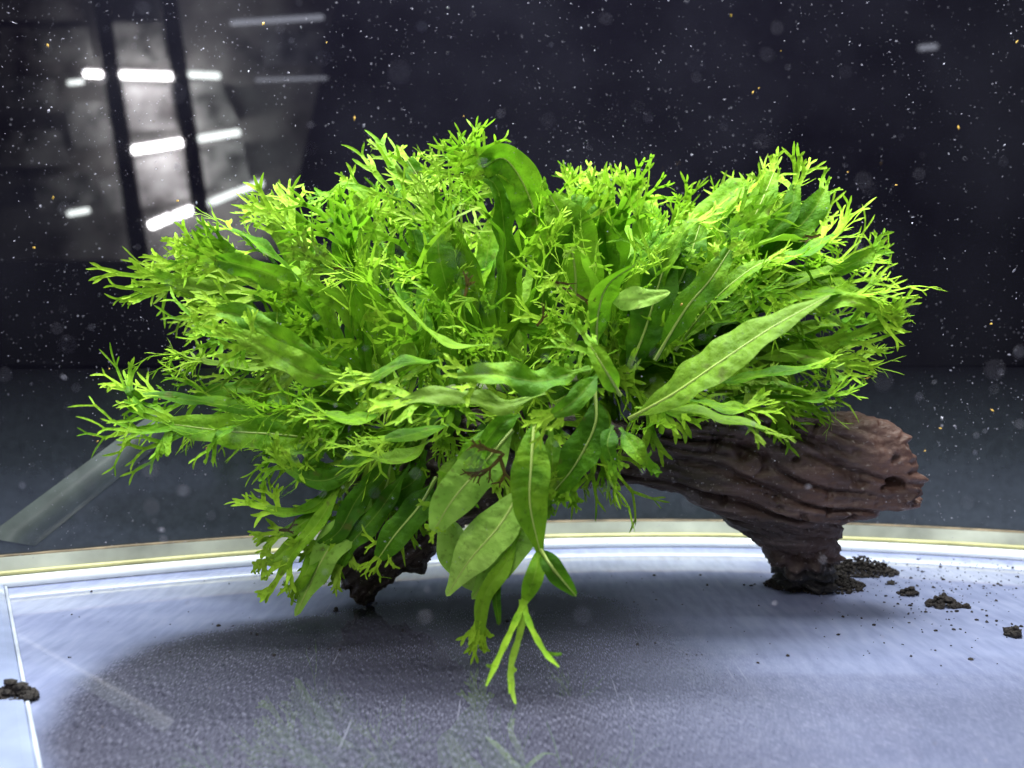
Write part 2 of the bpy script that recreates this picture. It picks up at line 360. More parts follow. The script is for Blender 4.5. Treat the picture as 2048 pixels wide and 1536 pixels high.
# pale side strip on the left of the floor
a0, a1 = G(8, 1172), G(78, 1560)
dirv = (a1 - a0).normalized(); side = Vector((-1, 0, 0))
vs = []; fs = []
prof = [(0, 0.004), (0.05, 0.14), (0.3, 0.2), (2.6, 0.2), (2.6, 0.004)]
st = tag(empty('side_strip'), 'pale strip along the left edge of the tank floor', 'edging')
nn = 12
for i in range(nn + 1):
    p = a0 + (a1 - a0) * (i / nn * 1.5 - 0.05)
    for (o, z) in prof: vs.append((p.x - o, p.y, z))
for i in range(nn):
    for j in range(4):
        a = i * 5 + j; fs.append((a, a + 1, a + 6, a + 5))
mesh_obj('glass_strip', vs, fs, simple('side_glass', (0.21, 0.25, 0.38), 0.15, 0.5, 0.15, 60), st, smooth=False)
vs = []; fs = []
for i in range(nn + 1):
    p = a0 + (a1 - a0) * (i / nn * 1.5 - 0.05)
    for q in range(8):
        an = 2 * math.pi * q / 8
        vs.append((p.x + 0.05 + 0.07 * math.cos(an), p.y, 0.06 + 0.055 * math.sin(an)))
for i in range(nn):
    for q in range(8):
        a, b_ = i * 8 + q, i * 8 + (q + 1) % 8
        fs.append((a, b_, b_ + 8, a + 8))
mesh_obj('silicone_bead', vs, fs, simple('grey_silicone', (0.36, 0.4, 0.48), 0.4, 0.4, 0.3, 60), st)

# ------------------------------------------------------------------ driftwood
def loft(rings, bm):
    vr = []
    for ring in rings: vr.append([bm.verts.new(v) for v in ring])
    k = len(vr[0])
    for i in range(len(vr) - 1):
        for j in range(k):
            bm.faces.new((vr[i][j], vr[i][(j + 1) % k], vr[i + 1][(j + 1) % k], vr[i + 1][j]))
    bm.faces.new(vr[0][::-1]); bm.faces.new(vr[-1])
def wring(pxt, pyt, pxb, pyb, D, thick, n=28, sq=0.5):
    T, B = P(pxt, pyt, D), P(pxb, pyb, D)
    c = (T + B) / 2; u = (T - B) / 2; v = Vector((0, thick / 2, 0))
    out = []
    for i in range(n):
        a = 2 * math.pi * i / n
        ca, sa = math.cos(a), math.sin(a)
        out.append(c + u * (math.copysign(abs(ca) ** sq, ca)) + v * (math.copysign(abs(sa) ** sq, sa)))
    return out
bm = bmesh.new()
DW = 33.0
loft([wring(680, 1165, 735, 1212, 32.5, 1.5), wring(665, 1080, 770, 1172, 32.6, 2.2), wring(690, 990, 850, 1130, 32.8, 3.4),
      wring(780, 890, 940, 1040, 33, 4.5), wring(930, 820, 1040, 985, 33.2, 5.2), wring(1080, 800, 1130, 975, 33.4, 4.2),
      wring(1230, 840, 1250, 968, 33.2, 3.8), wring(1340, 828, 1350, 985, 33, 3.5), wring(1450, 812, 1450, 1030, 32.8, 3.4),
      wring(1560, 815, 1555, 1055, 32.5, 3.2), wring(1650, 822, 1650, 1050, 32.2, 2.9), wring(1720, 828, 1715, 1040, 32.0, 2.6),
      wring(1770, 845, 1765, 1028, 31.9, 2.2), wring(1800, 885, 1795, 1022, 31.8, 2.4), wring(1816, 915, 1820, 1016, 31.8, 1.4)], bm)
loft([wring(1400, 940, 1700, 940, 33.0, 3.0, sq=0.75), wring(1420, 1000, 1700, 1000, 33.1, 3.0, sq=0.75), wring(1445, 1045, 1692, 1045, 33.2, 2.9, sq=0.75),
      wring(1495, 1073, 1678, 1068, 33.7, 2.9), wring(1528, 1099, 1676, 1090, 34.2, 2.6), wring(1548, 1125, 1670, 1118, 34.5, 2.4),
      wring(1560, 1146, 1662, 1140, 34.8, 2.2), wring(1568, 1172, 1656, 1168, 35.0, 2.0)], bm)
me = bpy.data.meshes.new('driftwood_base'); bm.to_mesh(me); bm.free()
tmp = bpy.data.objects.new('driftwood_base', me); C.objects.link(tmp)
rm = tmp.modifiers.new('r', 'REMESH'); rm.mode = 'VOXEL'; rm.voxel_size = 0.072
sm = tmp.modifiers.new('s', 'SMOOTH'); sm.iterations = 6; sm.factor = 0.5
dg = bpy.context.evaluated_depsgraph_get()
wm = bpy.data.meshes.new_from_object(tmp.evaluated_get(dg))
bpy.data.objects.remove(tmp); bpy.data.meshes.remove(me)
nv = len(wm.vertices)
cos = [v.co.copy() for v in wm.vertices]; nrm = [v.normal.copy() for v in wm.vertices]
tone = np.zeros((nv, 4), dtype=np.float32); tone[:, 3] = 1
hole = P(1783, 966, 31.0); hole2 = P(1500, 905, 30.4)
XR = P(1816, 960, 31.8).x
for i in range(nv):
    p = cos[i]
    # grain runs along the trunk, fanning downwards to the right under the middle
    wrp = noise.noise(Vector((p.x * 0.22, p.y * 0.3, p.z * 0.3)))
    fan = p.z + 0.27 * (p.x - 3) + wrp * 0.55
    if p.x > 9: fan += 0.02 * (p.x - 9) ** 2 * -1.0
    if p.x < -3: fan = p.z * 0.5 - p.x * 0.75 + wrp
    q = Vector((p.x * 0.10, p.y * 0.45, fan * 1.5))
    g = noise.noise(q)
    ridge = 1 - abs(g) * 3.2
    g2 = noise.noise(Vector((p.x * 0.3 + 7, p.y * 1.2, fan * 4.2)))
    lump = noise.noise(p * 0.55 + Vector((3, 1, 8)))
    fine = noise.noise(p * 4.0)
    amp = 1.0
    if p.x > XR - 3.2: amp = max(0.3, 1 - (p.x - XR + 3.2) / 3.2)
    n_lo = noise.noise(Vector((p.x * 0.17 + 3, p.y * 0.35, p.z * 0.35)))
    n_md = noise.noise(Vector((p.x * 0.45, p.y * 0.6 + 9, p.z * 0.9)))
    def groove(ph, sharp):
        f_ = ph - math.floor(ph)
        return max(0.0, 1 - abs(f_ - 0.5) * sharp)
    ph1 = fan * 1.2 + n_lo * 0.8 + n_md * 0.3
    ph2 = fan * 3.0 + n_lo * 1.2 + n_md * 0.6 + p.y * 0.2
    m1 = 0.35 + 0.65 * max(0, min(1, 0.6 + 1.6 * noise.noise(Vector((p.x * 0.3, p.z * 0.5, math.floor(ph1) * 3.1)))))
    m2 = max(0, min(1, 0.5 + 1.8 * noise.noise(Vector((p.x * 0.45 + 5, p.z * 0.4, math.floor(ph2) * 2.3)))))
    d = -groove(ph1, 5.5) * 0.42 * m1 * max(amp, 0.35) - groove(ph2, 4.0) * 0.25 * m2 * max(amp, 0.4)
    d += g2 * 0.10 * amp + lump * 0.2 + n_md * 0.12 + fine * 0.045 + noise.noise(p * 8.0) * 0.03
    pit = noise.noise(p * 2.2 + Vector((5, 5, 5)))
    if pit > 0.38: d -= (pit - 0.38) * 1.1
    for hh, hr, hd in ((hole, 0.3, 0.5), (hole2, 0.4, 0.35)):
        r_ = (Vector((p.x, 0, p.z)) - Vector((hh.x, 0, hh.z))).length / hr
        if r_ < 1.3 and p.y < 32.5: d -= hd * max(0, 1 - r_ * r_)
    if p.z < 1.6: d += noise.noise(p * 1.6) * 0.35 + noise.noise(p * 3.5) * 0.15
    ex = max(0.0, p.x - (XR - 1.6)) / 1.6
    jag = Vector((noise.noise(Vector((p.z * 1.3, p.y * 0.8, 3))) * 0.9 + noise.noise(Vector((p.z * 3.5, p.y * 2.5, 7))) * 0.35, 0, 0)) * min(1, ex)
    cos[i] = p + nrm[i] * d + jag
    tone[i, 0] = min(1, max(0, (p.x - 8) / 7.0 + lump * 0.5)) * 0.75
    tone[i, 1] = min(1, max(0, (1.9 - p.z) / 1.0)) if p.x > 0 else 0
for i, v in enumerate(wm.vertices): v.co = Vector((cos[i].x, cos[i].y, max(cos[i].z, 0.02))) * S
ca = wm.color_attributes.new('tone', 'FLOAT_COLOR', 'POINT')
ca.data.foreach_set('color', tone.ravel())
wm.polygons.foreach_set('use_smooth', [True] * len(wm.polygons))
wm.materials.clear(); wm.materials.append(M_WOOD); wm.name = 'driftwood'
wood = bpy.data.objects.new('driftwood', wm); C.objects.link(wood)
tag(wood, 'dark brown furrowed driftwood log carrying the fern, resting on two stubby feet', 'driftwood')

# ------------------------------------------------------------------ fern
fern = tag(empty('fern_plant'), 'bushy bright green water fern with forked leaf tips growing on the driftwood', 'fern')
fern.location = P(1050, 850, 33) * S
FOFF = P(1050, 850, 33)
def fmesh(name, vs, fs, m, uvs, parent):
    if parent is fern:
        vs = [Vector(v) - FOFF for v in vs]
    else:
        vs = [Vector(v) - FOFF for v in vs]
    return mesh_obj(name, vs, fs, m, parent, uvs=uvs)

def spline(pts, n):
    pts = [Vector(p) for p in pts]
    if len(pts) == 2: pts = [pts[0], (pts[0] + pts[1]) / 2, pts[1]]
    ext = [pts[0] * 2 - pts[1]] + pts + [pts[-1] * 2 - pts[-2]]
    seg = [(pts[i + 1] - pts[i]).length for i in range(len(pts) - 1)]
    tot = sum(seg); out = []
    for k in range(n):
        d = tot * k / (n - 1); i = 0
        while i < len(seg) - 1 and d > seg[i]: d -= seg[i]; i += 1
        t = min(1, d / max(seg[i], 1e-6))
        p0, p1, p2, p3 = ext[i:i + 4]
        out.append(0.5 * ((2 * p1) + (p2 - p0) * t + (2 * p0 - 5 * p1 + 4 * p2 - p3) * t * t + (3 * p1 - p0 - 3 * p2 + p3) * t ** 3))
    return out, tot

def ribbon(V, F, U, pts, nrm0, w0, w1, rng, tipround=False, u0=0.6, u1=1.0, cup=0.25):
    """narrow strap with a shallow fold; pts sampled; returns end frame"""
    n = len(pts); base = len(V)
    side = None
    for i, p in enumerate(pts):
        t = (pts[min(i + 1, n - 1)] - pts[max(i - 1, 0)]).normalized()
        side = t.cross(nrm0)
        if side.length < 1e-4: side = t.orthogonal()
        side.normalize()
        nn_ = side.cross(t).normalized()
        nrm0 = nn_
        f = i / (n - 1)
        w_ = w0 + (w1 - w0) * f
        if tipround and f > 0.75: w_ *= max(0.3, math.sqrt(max(0, 1 - ((f - 0.75) / 0.25) ** 2)))
        w_ *= 1 + 0.17 * math.sin(i * 1.9 + w0 * 40)
        V.append(p - side * w_ * 0.5 + nn_ * cup * w_ * 0.5); V.append(p); V.append(p + side * w_ * 0.5 + nn_ * cup * w_ * 0.5)
        uu = u0 + (u1 - u0) * f
        U += [(uu, 0.0), (uu, 0.5), (uu, 1.0)]
    for i in range(n - 1):
        a = base + i * 3
        F.append((a, a + 1, a + 4, a + 3)); F.append((a + 1, a + 2, a + 5, a + 4))
    return pts[-1], (pts[-1] - pts[-2]).normalized(), nrm0

def branch(V, F, U, pos, d, nrm, w_, ln, depth, rng, droop, spread, maxd, flat=0.55):
    """recursive forking of the crest"""
    side = d.cross(nrm).normalized()
    k = 5
    pts = [pos - d * 0.12 * ln]
    bend = (side * rng.uniform(-0.8, 0.8) + nrm * rng.uniform(-1.1, 1.1) + Vector((0, 0, droop))) * 0.62
    dd = d.copy(); p = pos.copy(); st_ = ln / (k - 1)
    for i in range(1, k):
        p = p + dd * st_; pts.append(p.copy())
        dd = (dd + bend * (1.0 / k)).normalized()
    last = depth >= maxd
    e, dd, nrm2 = ribbon(V, F, U, pts, nrm, w_, w_ * (0.65 if last else 0.92), rng, tipround=last, u0=0.45 + 0.14 * depth, u1=0.6 + 0.14 * depth)
    if last: return
    side = dd.cross(nrm2).normalized()
    nb = 3 if (depth == 0 and rng.random() < 0.6) or rng.random() < 0.15 else 2
    offs = [-1, 1] if nb == 2 else [-1, 0.05, 1]
    for o in offs:
        ang = o * spread * rng.uniform(0.55, 1.15)
        nd = (dd * math.cos(ang) + side * math.sin(ang) + nrm2 * rng.uniform(-flat, flat)).normalized()
        l2 = ln * rng.uniform(0.35, 1.05)
        md = maxd - (1 if rng.random() < 0.25 else 0)
        branch(V, F, U, e - dd * 0.06 * ln + side * o * w_ * 0.2, nd, nrm2, w_ * rng.uniform(0.6, 0.85), l2, depth + 1, rng, droop, spread * 0.95, md, flat)

leaf_count = 0
def leaf(pts, width, crest=0.0, normal=None, rng=None, rows=26, cols=9, m=None, mtip=None, stalk=0.12, tipw=0.28, wav=0.16,
         twist=0.0, fold=0.18, depth=3, droop=0.0, spread=0.5, rib=False, nlobes=3, veins=12, crest_dir=None):
    global leaf_count
    leaf_count += 1
    rng = rng or R
    sp_, tot = spline(pts, rows)
    m = m or M_LEAF
    nh = (normal or Vector((0, -0.6, 0.8))).normalized()
    V, U, F = [], [], []
    ph1, ph2 = rng.uniform(0, 6.28), rng.uniform(0, 6.28)
    fr1, fr2 = rng.uniform(3.2, 5.6), rng.uniform(3.2, 5.6)
    asym = rng.uniform(0.88, 1.12)
    for i, p in enumerate(sp_):
        s = i / (rows - 1)
        t = (sp_[min(i + 1, rows - 1)] - sp_[max(i - 1, 0)]).normalized()
        side = t.cross(nh)
        if side.length < 0.05: side = t.orthogonal()
        side.normalize(); nn_ = side.cross(t).normalized(); nh = (nn_ * 0.8 + nh * 0.2).normalized()
        if twist:
            q = Matrix.Rotation(twist * s, 3, t); side = q @ side; nn_ = q @ nn_
        sw = 0.09 if width > 0.8 else 0.06
        if s < stalk: hw = sw
        else:
            x = (s - stalk) / (1 - stalk)
            up = min(1, x / 0.42); prof = math.sin(up * math.pi / 2) ** 0.9
            if x > 0.5: 
                y = (x - 0.5) / 0.5
                prof *= (1 - y * y * (1 - tipw))
                if crest == 0: prof *= max(0.0, 1 - y ** 1.6) ** 0.8
            hw = sw + (width / 2 - sw) * max(0, prof)
            if crest == 0 and s > 0.999: hw = 0.02
        for j in range(cols):
            vv = -1 + 2 * j / (cols - 1)
            a = abs(vv)
            mg = (1 + (wav * 0.55) * a * math.sin(s * tot * (fr1 if vv < 0 else fr2) + (ph1 if vv < 0 else ph2)))
            off = side * vv * hw * mg * (asym if vv > 0 else 1)
            hgt = fold * a * hw + wav * 1.05 * hw * a * a * math.sin(s * tot * (fr2 if vv < 0 else fr1) * 0.9 + (ph2 if vv < 0 else ph1))
            # raised tissue between the side veins
            if s > stalk: hgt += 0.15 * min(hw, 1) * abs(math.sin(math.pi * (s * veins + 0.4 * math.sin(s * 9 + ph1) + 0.25 * math.sin(s * 23 + ph2 + (2 if vv > 0 else 0)) - a * 0.9))) * math.sin(math.pi * min(1, a * 1.1)) 
            V.append(p + off + nn_ * hgt); U.append((s * 0.62, 0.5 + vv * 0.5))
    for i in range(rows - 1):
        for j in range(cols - 1):
            a = i * cols + j
            F.append((a, a + 1, a + cols + 1, a + cols))
    o = fmesh('leaf', V, F, m, U, fern)
    if rib:
        RV, RF, RU = [], [], []
        for i, p in enumerate(sp_):
            s = i / (rows - 1)
            t = (sp_[min(i + 1, rows - 1)] - sp_[max(i - 1, 0)]).normalized()
            sd = t.cross(nh).normalized(); up = sd.cross(t).normalized()
            rr = 0.065 * (1 - 0.75 * s)
            for q in range(6):
                an = q * math.pi / 3
                RV.append(p + sd * rr * math.cos(an) + up * rr * math.sin(an) * 1.1); RU.append((s, 0.5))
        for i in range(rows - 1):
            for q in range(6):
                a, b_ = i * 6 + q, i * 6 + (q + 1) % 6
                RF.append((a, b_, b_ + 6, a + 6))
        fmesh('midrib', RV, RF, M_RIB, RU, o)
    if crest > 0:
        V, F, U = [], [], []
        e = sp_[-1]; d = (sp_[-1] - sp_[-3]).normalized()
        if crest_dir is not None: d = (d + crest_dir).normalized()
        side = d.cross(nh).normalized()
        wr = max(0.22, width * tipw * 0.72) * rng.uniform(0.75, 1.15)
        for k in range(nlobes):
            o_ = (k - (nlobes - 1) / 2) / max(1, (nlobes - 1) / 2) if nlobes > 1 else 0
            back = abs(o_) * rng.uniform(0.0, 0.9)
            idx = max(0, rows - 1 - int(back * rows * 0.22))
            q = sp_[idx] + side * o_ * width * tipw * 0.5
            ang = o_ * spread * 1.3 * rng.uniform(0.6, 1.2)
            nd = (d * math.cos(ang) + side * math.sin(ang) + nh * rng.uniform(-0.4, 0.4)).normalized()
            branch(V, F, U, q, nd, nh, min(0.32, wr * rng.uniform(0.75, 1.05)), crest * rng.uniform(0.32, 0.5), 0, rng, droop, spread, depth - 1)
        fmesh('forked_tip', V, F, mtip or M_TIP, U, o)
    return o

def PX(pl, D0, D1, bow=0.0):
    n = len(pl)
    return [P(x, y, D0 + (D1 - D0) * i / (n - 1) - bow * math.sin(math.pi * i / (n - 1))) for i, (x, y) in enumerate(pl)]
def wcm(px, D): return px * D / FPX
NF = Vector((0, -1, 0.25))      # facing the viewer
NU = Vector((0, -0.45, 0.9))    # facing up

# --- leaves one can pick out in the photograph: (points, D base, D tip, width px, crest px, normal, options)
KEY = [
 ([(1258, 838), (1345, 790), (1440, 725), (1545, 655), (1662, 590)], 27.5, 25.0, 112, 0, Vector((-0.15, -0.8, 0.6)), dict(rib=True, rows=64, wav=0.08, stalk=0.05, veins=17, tipw=0.25, fold=0.1)),
 ([(1270, 815), (1370, 822), (1460, 842), (1530, 858)], 27.5, 25.5, 48, 95, NU, dict(nlobes=4, rows=34)),
 ([(1085, 600), (1080, 480), (1055, 385), (1010, 318), (965, 335)], 32, 30.5, 80, 120, NF, dict(rib=True, rows=48, nlobes=5, stalk=0.06, wav=0.1, tipw=0.5)),
 ([(935, 420), (940, 360), (945, 320)], 32, 31, 30, 105, NF, dict(nlobes=5, spread=0.7)),
 ([(1150, 640), (1150, 540), (1130, 450), (1100, 390)], 31, 30, 108, 50, NF, dict(rib=True, rows=44, stalk=0.06, tipw=0.15)),
 ([(1192, 700), (1195, 630), (1215, 570), (1268, 530)], 28.5, 27.5, 66, 0, Vector((0.3, -0.8, 0.4)), dict(rib=True, rows=36, tipw=0.2)),
 ([(1222, 600), (1280, 598), (1340, 584)], 28, 27.4, 48, 0, NF, dict(m=1, stalk=0.02, tipw=0.4)),
 ([(1330, 620), (1370, 540), (1400, 450)], 31, 31, 62, 60, NF, dict(rib=True, stalk=0.06)),
 ([(1250, 760), (1290, 660), (1320, 560), (1345, 480)], 30, 30, 75, 40, NF, dict(rib=True, rows=40, stalk=0.08)),
 # hanging front leaves
 ([(1068, 850), (1062, 930), (1060, 1010), (1082, 1112)], 26.2, 25.2, 78, 0, NF, dict(rib=True, rows=48, stalk=0.02, wav=0.1, tipw=0.3)),
 ([(1082, 1100), (1105, 1135), (1152, 1192)], 25.2, 24.9, 42, 0, NF, dict(stalk=0.03, rib=True, tipw=0.45)),
 ([(1078, 1100), (1070, 1150), (1047, 1212)], 25.2, 24.8, 36, 0, NF, dict(stalk=0.03, tipw=0.6)),
 ([(1025, 860), (965, 930), (905, 1000), (868, 1062)], 27, 26, 84, 30, NF, dict(rib=True, rows=48, stalk=0.04, m=1, tipw=0.16, wav=0.1)),
 ([(1045, 975), (1000, 1050), (940, 1120), (893, 1192)], 27.2, 26.4, 88, 0, NF, dict(rib=True, rows=44, m=1, stalk=0.04, wav=0.08, tipw=0.1)),
 ([(1060, 990), (1040, 1060), (995, 1130), (944, 1198)], 27.5, 26.8, 80, 0, NF, dict(rib=True, rows=40, m=1, stalk=0.04, wav=0.08, tipw=0.1)),
 ([(890, 1030), (905, 1085), (935, 1150), (960, 1185)], 28.5, 28, 70, 0, NF, dict(m=1, stalk=0.04, tipw=0.1)),
 ([(1040, 1060), (1010, 1130), (970, 1190), (958, 1270)], 26.8, 26.2, 34, 60, NF, dict(nlobes=4, spread=0.35, droop=-0.3)),
 ([(1000, 1140), (992, 1190), (998, 1250)], 26.8, 26.4, 20, 0, NF, dict(stalk=0.02)),
 ([(872, 955), (840, 1010), (790, 1070), (758, 1115)], 28.5, 27.5, 62, 80, NF, dict(rib=True, rows=36, nlobes=4, droop=-0.3)),
 ([(745, 950), (720, 1020), (650, 1110), (590, 1232)], 29.5, 28, 66, 0, NF, dict(rib=True, rows=36, m=1, tipw=0.3)),
 ([(690, 950), (640, 1040), (590, 1100), (560, 1150)], 29, 27.8, 30, 90, NF, dict(nlobes=3, spread=0.35, droop=-0.2)),
 ([(700, 900), (640, 1005), (570, 1025), (530, 1015)], 29.5, 28.2, 34, 75, NU, dict(nlobes=5, spread=0.6)),
 ([(600, 1060), (560, 1110), (530, 1125)], 28.8, 28, 22, 55, NF, dict(nlobes=4, spread=0.7)),
 ([(780, 900), (770, 980), (700, 1060), (650, 1120)], 29.5, 29, 58, 60, NF, dict(rib=True, nlobes=4)),
 ([(850, 900), (830, 960), (760, 1000), (690, 1030)], 30, 29.5, 60, 50, NF, dict()),
 ([(600, 930), (640, 950), (700, 945)], 30, 29.5, 50, 0, NF, dict()),
 # left
 ([(690, 885), (560, 870), (450, 862), (340, 848)], 30.5, 28.0, 74, 170, Vector((0, -0.8, 0.5)), dict(rib=True, rows=44, nlobes=6, spread=0.6, depth=4, wav=0.12)),
 ([(660, 870), (500, 822), (380, 800), (285, 790)], 31, 28.6, 46, 130, NU, dict(nlobes=5, spread=0.65)),
 ([(470, 850), (440, 870), (430, 880)], 28.5, 27.6, 20, 85, NF, dict(nlobes=2, droop=-0.8, spread=0.3, crest_dir=Vector((0, 0, -1.5)))),
 ([(360, 850), (335, 870)], 28.2, 27.8, 18, 60, NF, dict(nlobes=2, droop=-0.6, spread=0.4, crest_dir=Vector((0, 0, -1.2)))),
 ([(290, 800), (262, 785), (258, 770)], 28.4, 28.2, 18, 75, NF, dict(nlobes=2, spread=0.2, droop=0.3, crest_dir=Vector((0, 0, 1.6)))),
 ([(540, 640), (470, 600), (400, 575), (350, 568)], 31, 30, 44, 150, NF, dict(nlobes=4, spread=0.35, depth=4)),
 ([(470, 610), (400, 560), (345, 530)], 31.5, 31, 26, 110, NF, dict(nlobes=3, spread=0.35)),
 ([(470, 590), (410, 530), (370, 500)], 32, 31.4, 26, 80, NF, dict(nlobes=4)),
 ([(680, 730), (590, 700), (500, 640), (430, 620)], 28, 27, 56, 90, NF, dict(rows=36, nlobes=5, wav=0.3)),
 ([(720, 760), (620, 745), (540, 700), (480, 670)], 27.5, 26.5, 54, 90, NF, dict(rows=36, wav=0.3, nlobes=5)),
 ([(640, 640), (560, 560), (480, 530), (430, 520)], 29.5, 28.5, 50, 100, NF, dict(nlobes=6, wav=0.3)),
 ([(560, 730), (470, 735), (400, 720)], 30, 29, 50, 100, NU, dict(nlobes=5, spread=0.55)),
 ([(600, 560), (520, 490), (460, 460)], 31.5, 31, 48, 110, NU, dict(nlobes=5, spread=0.6)),
 ([(640, 520), (590, 450), (560, 420)], 32.5, 32, 36, 90, NF, dict(nlobes=4)),
 ([(760, 500), (720, 420), (700, 360)], 33, 32.5, 26, 70, NF, dict(nlobes=2, spread=0.5)),
 ([(900, 520), (870, 440), (845, 370), (815, 320)], 32.5, 31.8, 52, 75, NF, dict(rib=True, nlobes=3, spread=0.35)),
 ([(860, 450), (800, 350), (770, 310)], 33, 32.6, 22, 70, NF, dict(nlobes=3)),
 ([(780, 480), (740, 410), (690, 370), (660, 390)], 32.5, 31.8, 34, 80, NU, dict(nlobes=5)),
 # middle
 ([(1180, 735), (1080, 762), (990, 748), (915, 752)], 26.5, 25.2, 62, 60, Vector((0, -0.8, 0.5)), dict(rows=40, wav=0.32)),
 ([(1090, 785), (1000, 812), (900, 790), (800, 805)], 26.2, 25.0, 50, 110, Vector((0, -0.8, 0.5)), dict(rows=40, wav=0.32, nlobes=5)),
 ([(980, 690), (900, 690), (830, 640), (790, 590)], 27, 26.2, 44, 60, NU, dict(nlobes=4)),
 ([(1200, 745), (1150, 800), (1105, 830)], 26.0, 25.0, 44, 65, NF, dict(nlobes=4, spread=0.4, droop=-0.2)),
 ([(1240, 790), (1210, 740), (1180, 690)], 26.2, 25.4, 52, 95, NF, dict(nlobes=3, spread=0.5, rib=True)),
 ([(1190, 780), (1190, 850), (1150, 930), (1110, 980)], 27.5, 27, 66, 40, NF, dict(rib=True, rows=36)),
 ([(1100, 860), (1105, 930), (1098, 1000)], 27.8, 27.4, 54, 40, NF, dict()),
 ([(1225, 850), (1215, 890), (1228, 930)], 26.8, 26.2, 38, 60, NF, dict(nlobes=3, spread=0.3, droop=-0.2)),
 ([(1240, 855), (1275, 905), (1298, 925)], 26.8, 26.3, 38, 45, NF, dict(nlobes=3, spread=0.35)),
 ([(1140, 930), (1150, 960), (1145, 985)], 28, 27.6, 20, 50, NF, dict(nlobes=4)),
 ([(880, 720), (800, 730), (740, 760)], 27, 26, 52, 100, NU, dict(nlobes=5)),
 ([(760, 830), (700, 840), (650, 830)], 27.5, 26.6, 54, 90, NU, dict(nlobes=5)),
 ([(900, 850), (820, 870), (770, 880)], 27, 26, 52, 90, NU, dict(nlobes=5)),
 ([(1040, 830), (1000, 850), (960, 900)], 26.4, 25.8, 40, 60, NF, dict(nlobes=3)),
 ([(900, 600), (880, 520), (875, 470)], 30, 29.4, 60, 50, NF, dict(nlobes=4)),
 ([(700, 560), (690, 500), (700, 450)], 30.5, 30, 54, 80, NF, dict(nlobes=5, spread=0.6)),
 # lower left and extra right fans
 ([(760, 880), (680, 950), (620, 960), (570, 930)], 29.5, 28.6, 40, 95, NF, dict(nlobes=5, wav=0.28, spread=0.5)),
 ([(720, 860), (620, 900), (560, 905)], 30, 29, 36, 95, NU, dict(nlobes=5, wav=0.28, spread=0.5)),
 ([(800, 900), (720, 990), (680, 1060), (640, 1090)], 29, 28.2, 44, 85, NF, dict(nlobes=4, wav=0.28, spread=0.5)),
 ([(820, 930), (760, 1020), (700, 1090), (680, 1130)], 29, 28.3, 46, 75, NF, dict(nlobes=4, wav=0.28, spread=0.5)),
 ([(660, 1000), (600, 1050), (555, 1070)], 29, 28.4, 28, 85, NF, dict(nlobes=5, wav=0.28, spread=0.5)),
 ([(640, 1080), (610, 1150), (590, 1180)], 28.6, 28, 30, 50, NF, dict(nlobes=3, wav=0.28, spread=0.5)),
 ([(930, 900), (900, 960), (880, 1010)], 27.5, 27, 50, 55, NF, dict(nlobes=3, wav=0.28, spread=0.5)),
 ([(980, 850), (950, 900), (930, 960)], 27, 26.4, 44, 75, NF, dict(nlobes=5, wav=0.28, spread=0.5)),
 ([(1560, 700), (1650, 720), (1700, 730)], 30, 29.5, 30, 105, NF, dict(nlobes=4, wav=0.28, spread=0.5)),
 ([(1600, 620), (1700, 600), (1760, 620)], 30.5, 30, 34, 110, NF, dict(nlobes=4, wav=0.28, spread=0.5)),
 ([(1500, 790), (1600, 800), (1660, 790)], 29.6, 29, 34, 90, NU, dict(nlobes=5, wav=0.28, spread=0.5)),
 ([(1640, 560), (1720, 520), (1750, 500)], 31.5, 31, 30, 70, NF, dict(nlobes=3, wav=0.28, spread=0.5)),
 ([(1380, 800), (1450, 815), (1500, 818)], 28.5, 28, 36, 90, NU, dict(nlobes=5, wav=0.28, spread=0.5)),
 ([(860, 880), (800, 920), (740, 910)], 28, 27.2, 44, 95, NU, dict(nlobes=5, wav=0.28, spread=0.5)),
 # right
 ([(1400, 600), (1480, 490), (1520, 410), (1548, 345)], 32, 32, 58, 75, NF, dict(rib=True, rows=36, nlobes=2, spread=0.4)),
 ([(1460, 560), (1530, 480), (1580, 420), (1590, 370)], 32.5, 32.2, 44, 80, NF, dict(nlobes=3, spread=0.5)),
 ([(1480, 560), (1560, 490), (1620, 430), (1650, 380)], 32.5, 32.5, 56, 60, NF, dict(nlobes=3, spread=0.4)),
 ([(1410, 640), (1540, 540), (1620, 500), (1670, 470)], 31.5, 31, 50, 100, NU, dict(nlobes=6, spread=0.5)),
 ([(1430, 640), (1560, 570), (1680, 540), (1725, 530)], 32, 31.6, 44, 70, NU, dict(nlobes=4, spread=0.4)),
 ([(1480, 640), (1620, 590), (1720, 590)], 31, 30.4, 46, 125, NU, dict(nlobes=5, spread=0.38, depth=4)),
 ([(1500, 720), (1620, 698), (1700, 672)], 31, 30.6, 34, 165, NF, dict(nlobes=4, spread=0.3, depth=4)),
 ([(1420, 770), (1530, 750), (1620, 735)], 29.5, 29, 44, 110, NU, dict(nlobes=4, spread=0.35)),
 ([(1450, 800), (1560, 775), (1630, 790)], 29.8, 29.2, 40, 105, NU, dict(nlobes=5, spread=0.4)),
 ([(1420, 810), (1500, 800), (1560, 800)], 30, 29.5, 38, 80, NU, dict(nlobes=4)),
 ([(1290, 640), (1330, 540), (1370, 460), (1400, 440)], 30.2, 29.6, 46, 105, NU, dict(nlobes=6, spread=0.45)),
 ([(1350, 700), (1430, 600), (1500, 540), (1540, 520)], 29.8, 29.2, 50, 70, NU, dict(nlobes=4, rib=True)),
 ([(1310, 720), (1370, 620), (1420, 560), (1460, 500)], 29.2, 28.6, 52, 50, NF, dict(rib=True)),
 ([(1170, 560), (1150, 470), (1150, 410), (1165, 370)], 32.5, 32.2, 36, 80, NF, dict(nlobes=4, spread=0.4)),
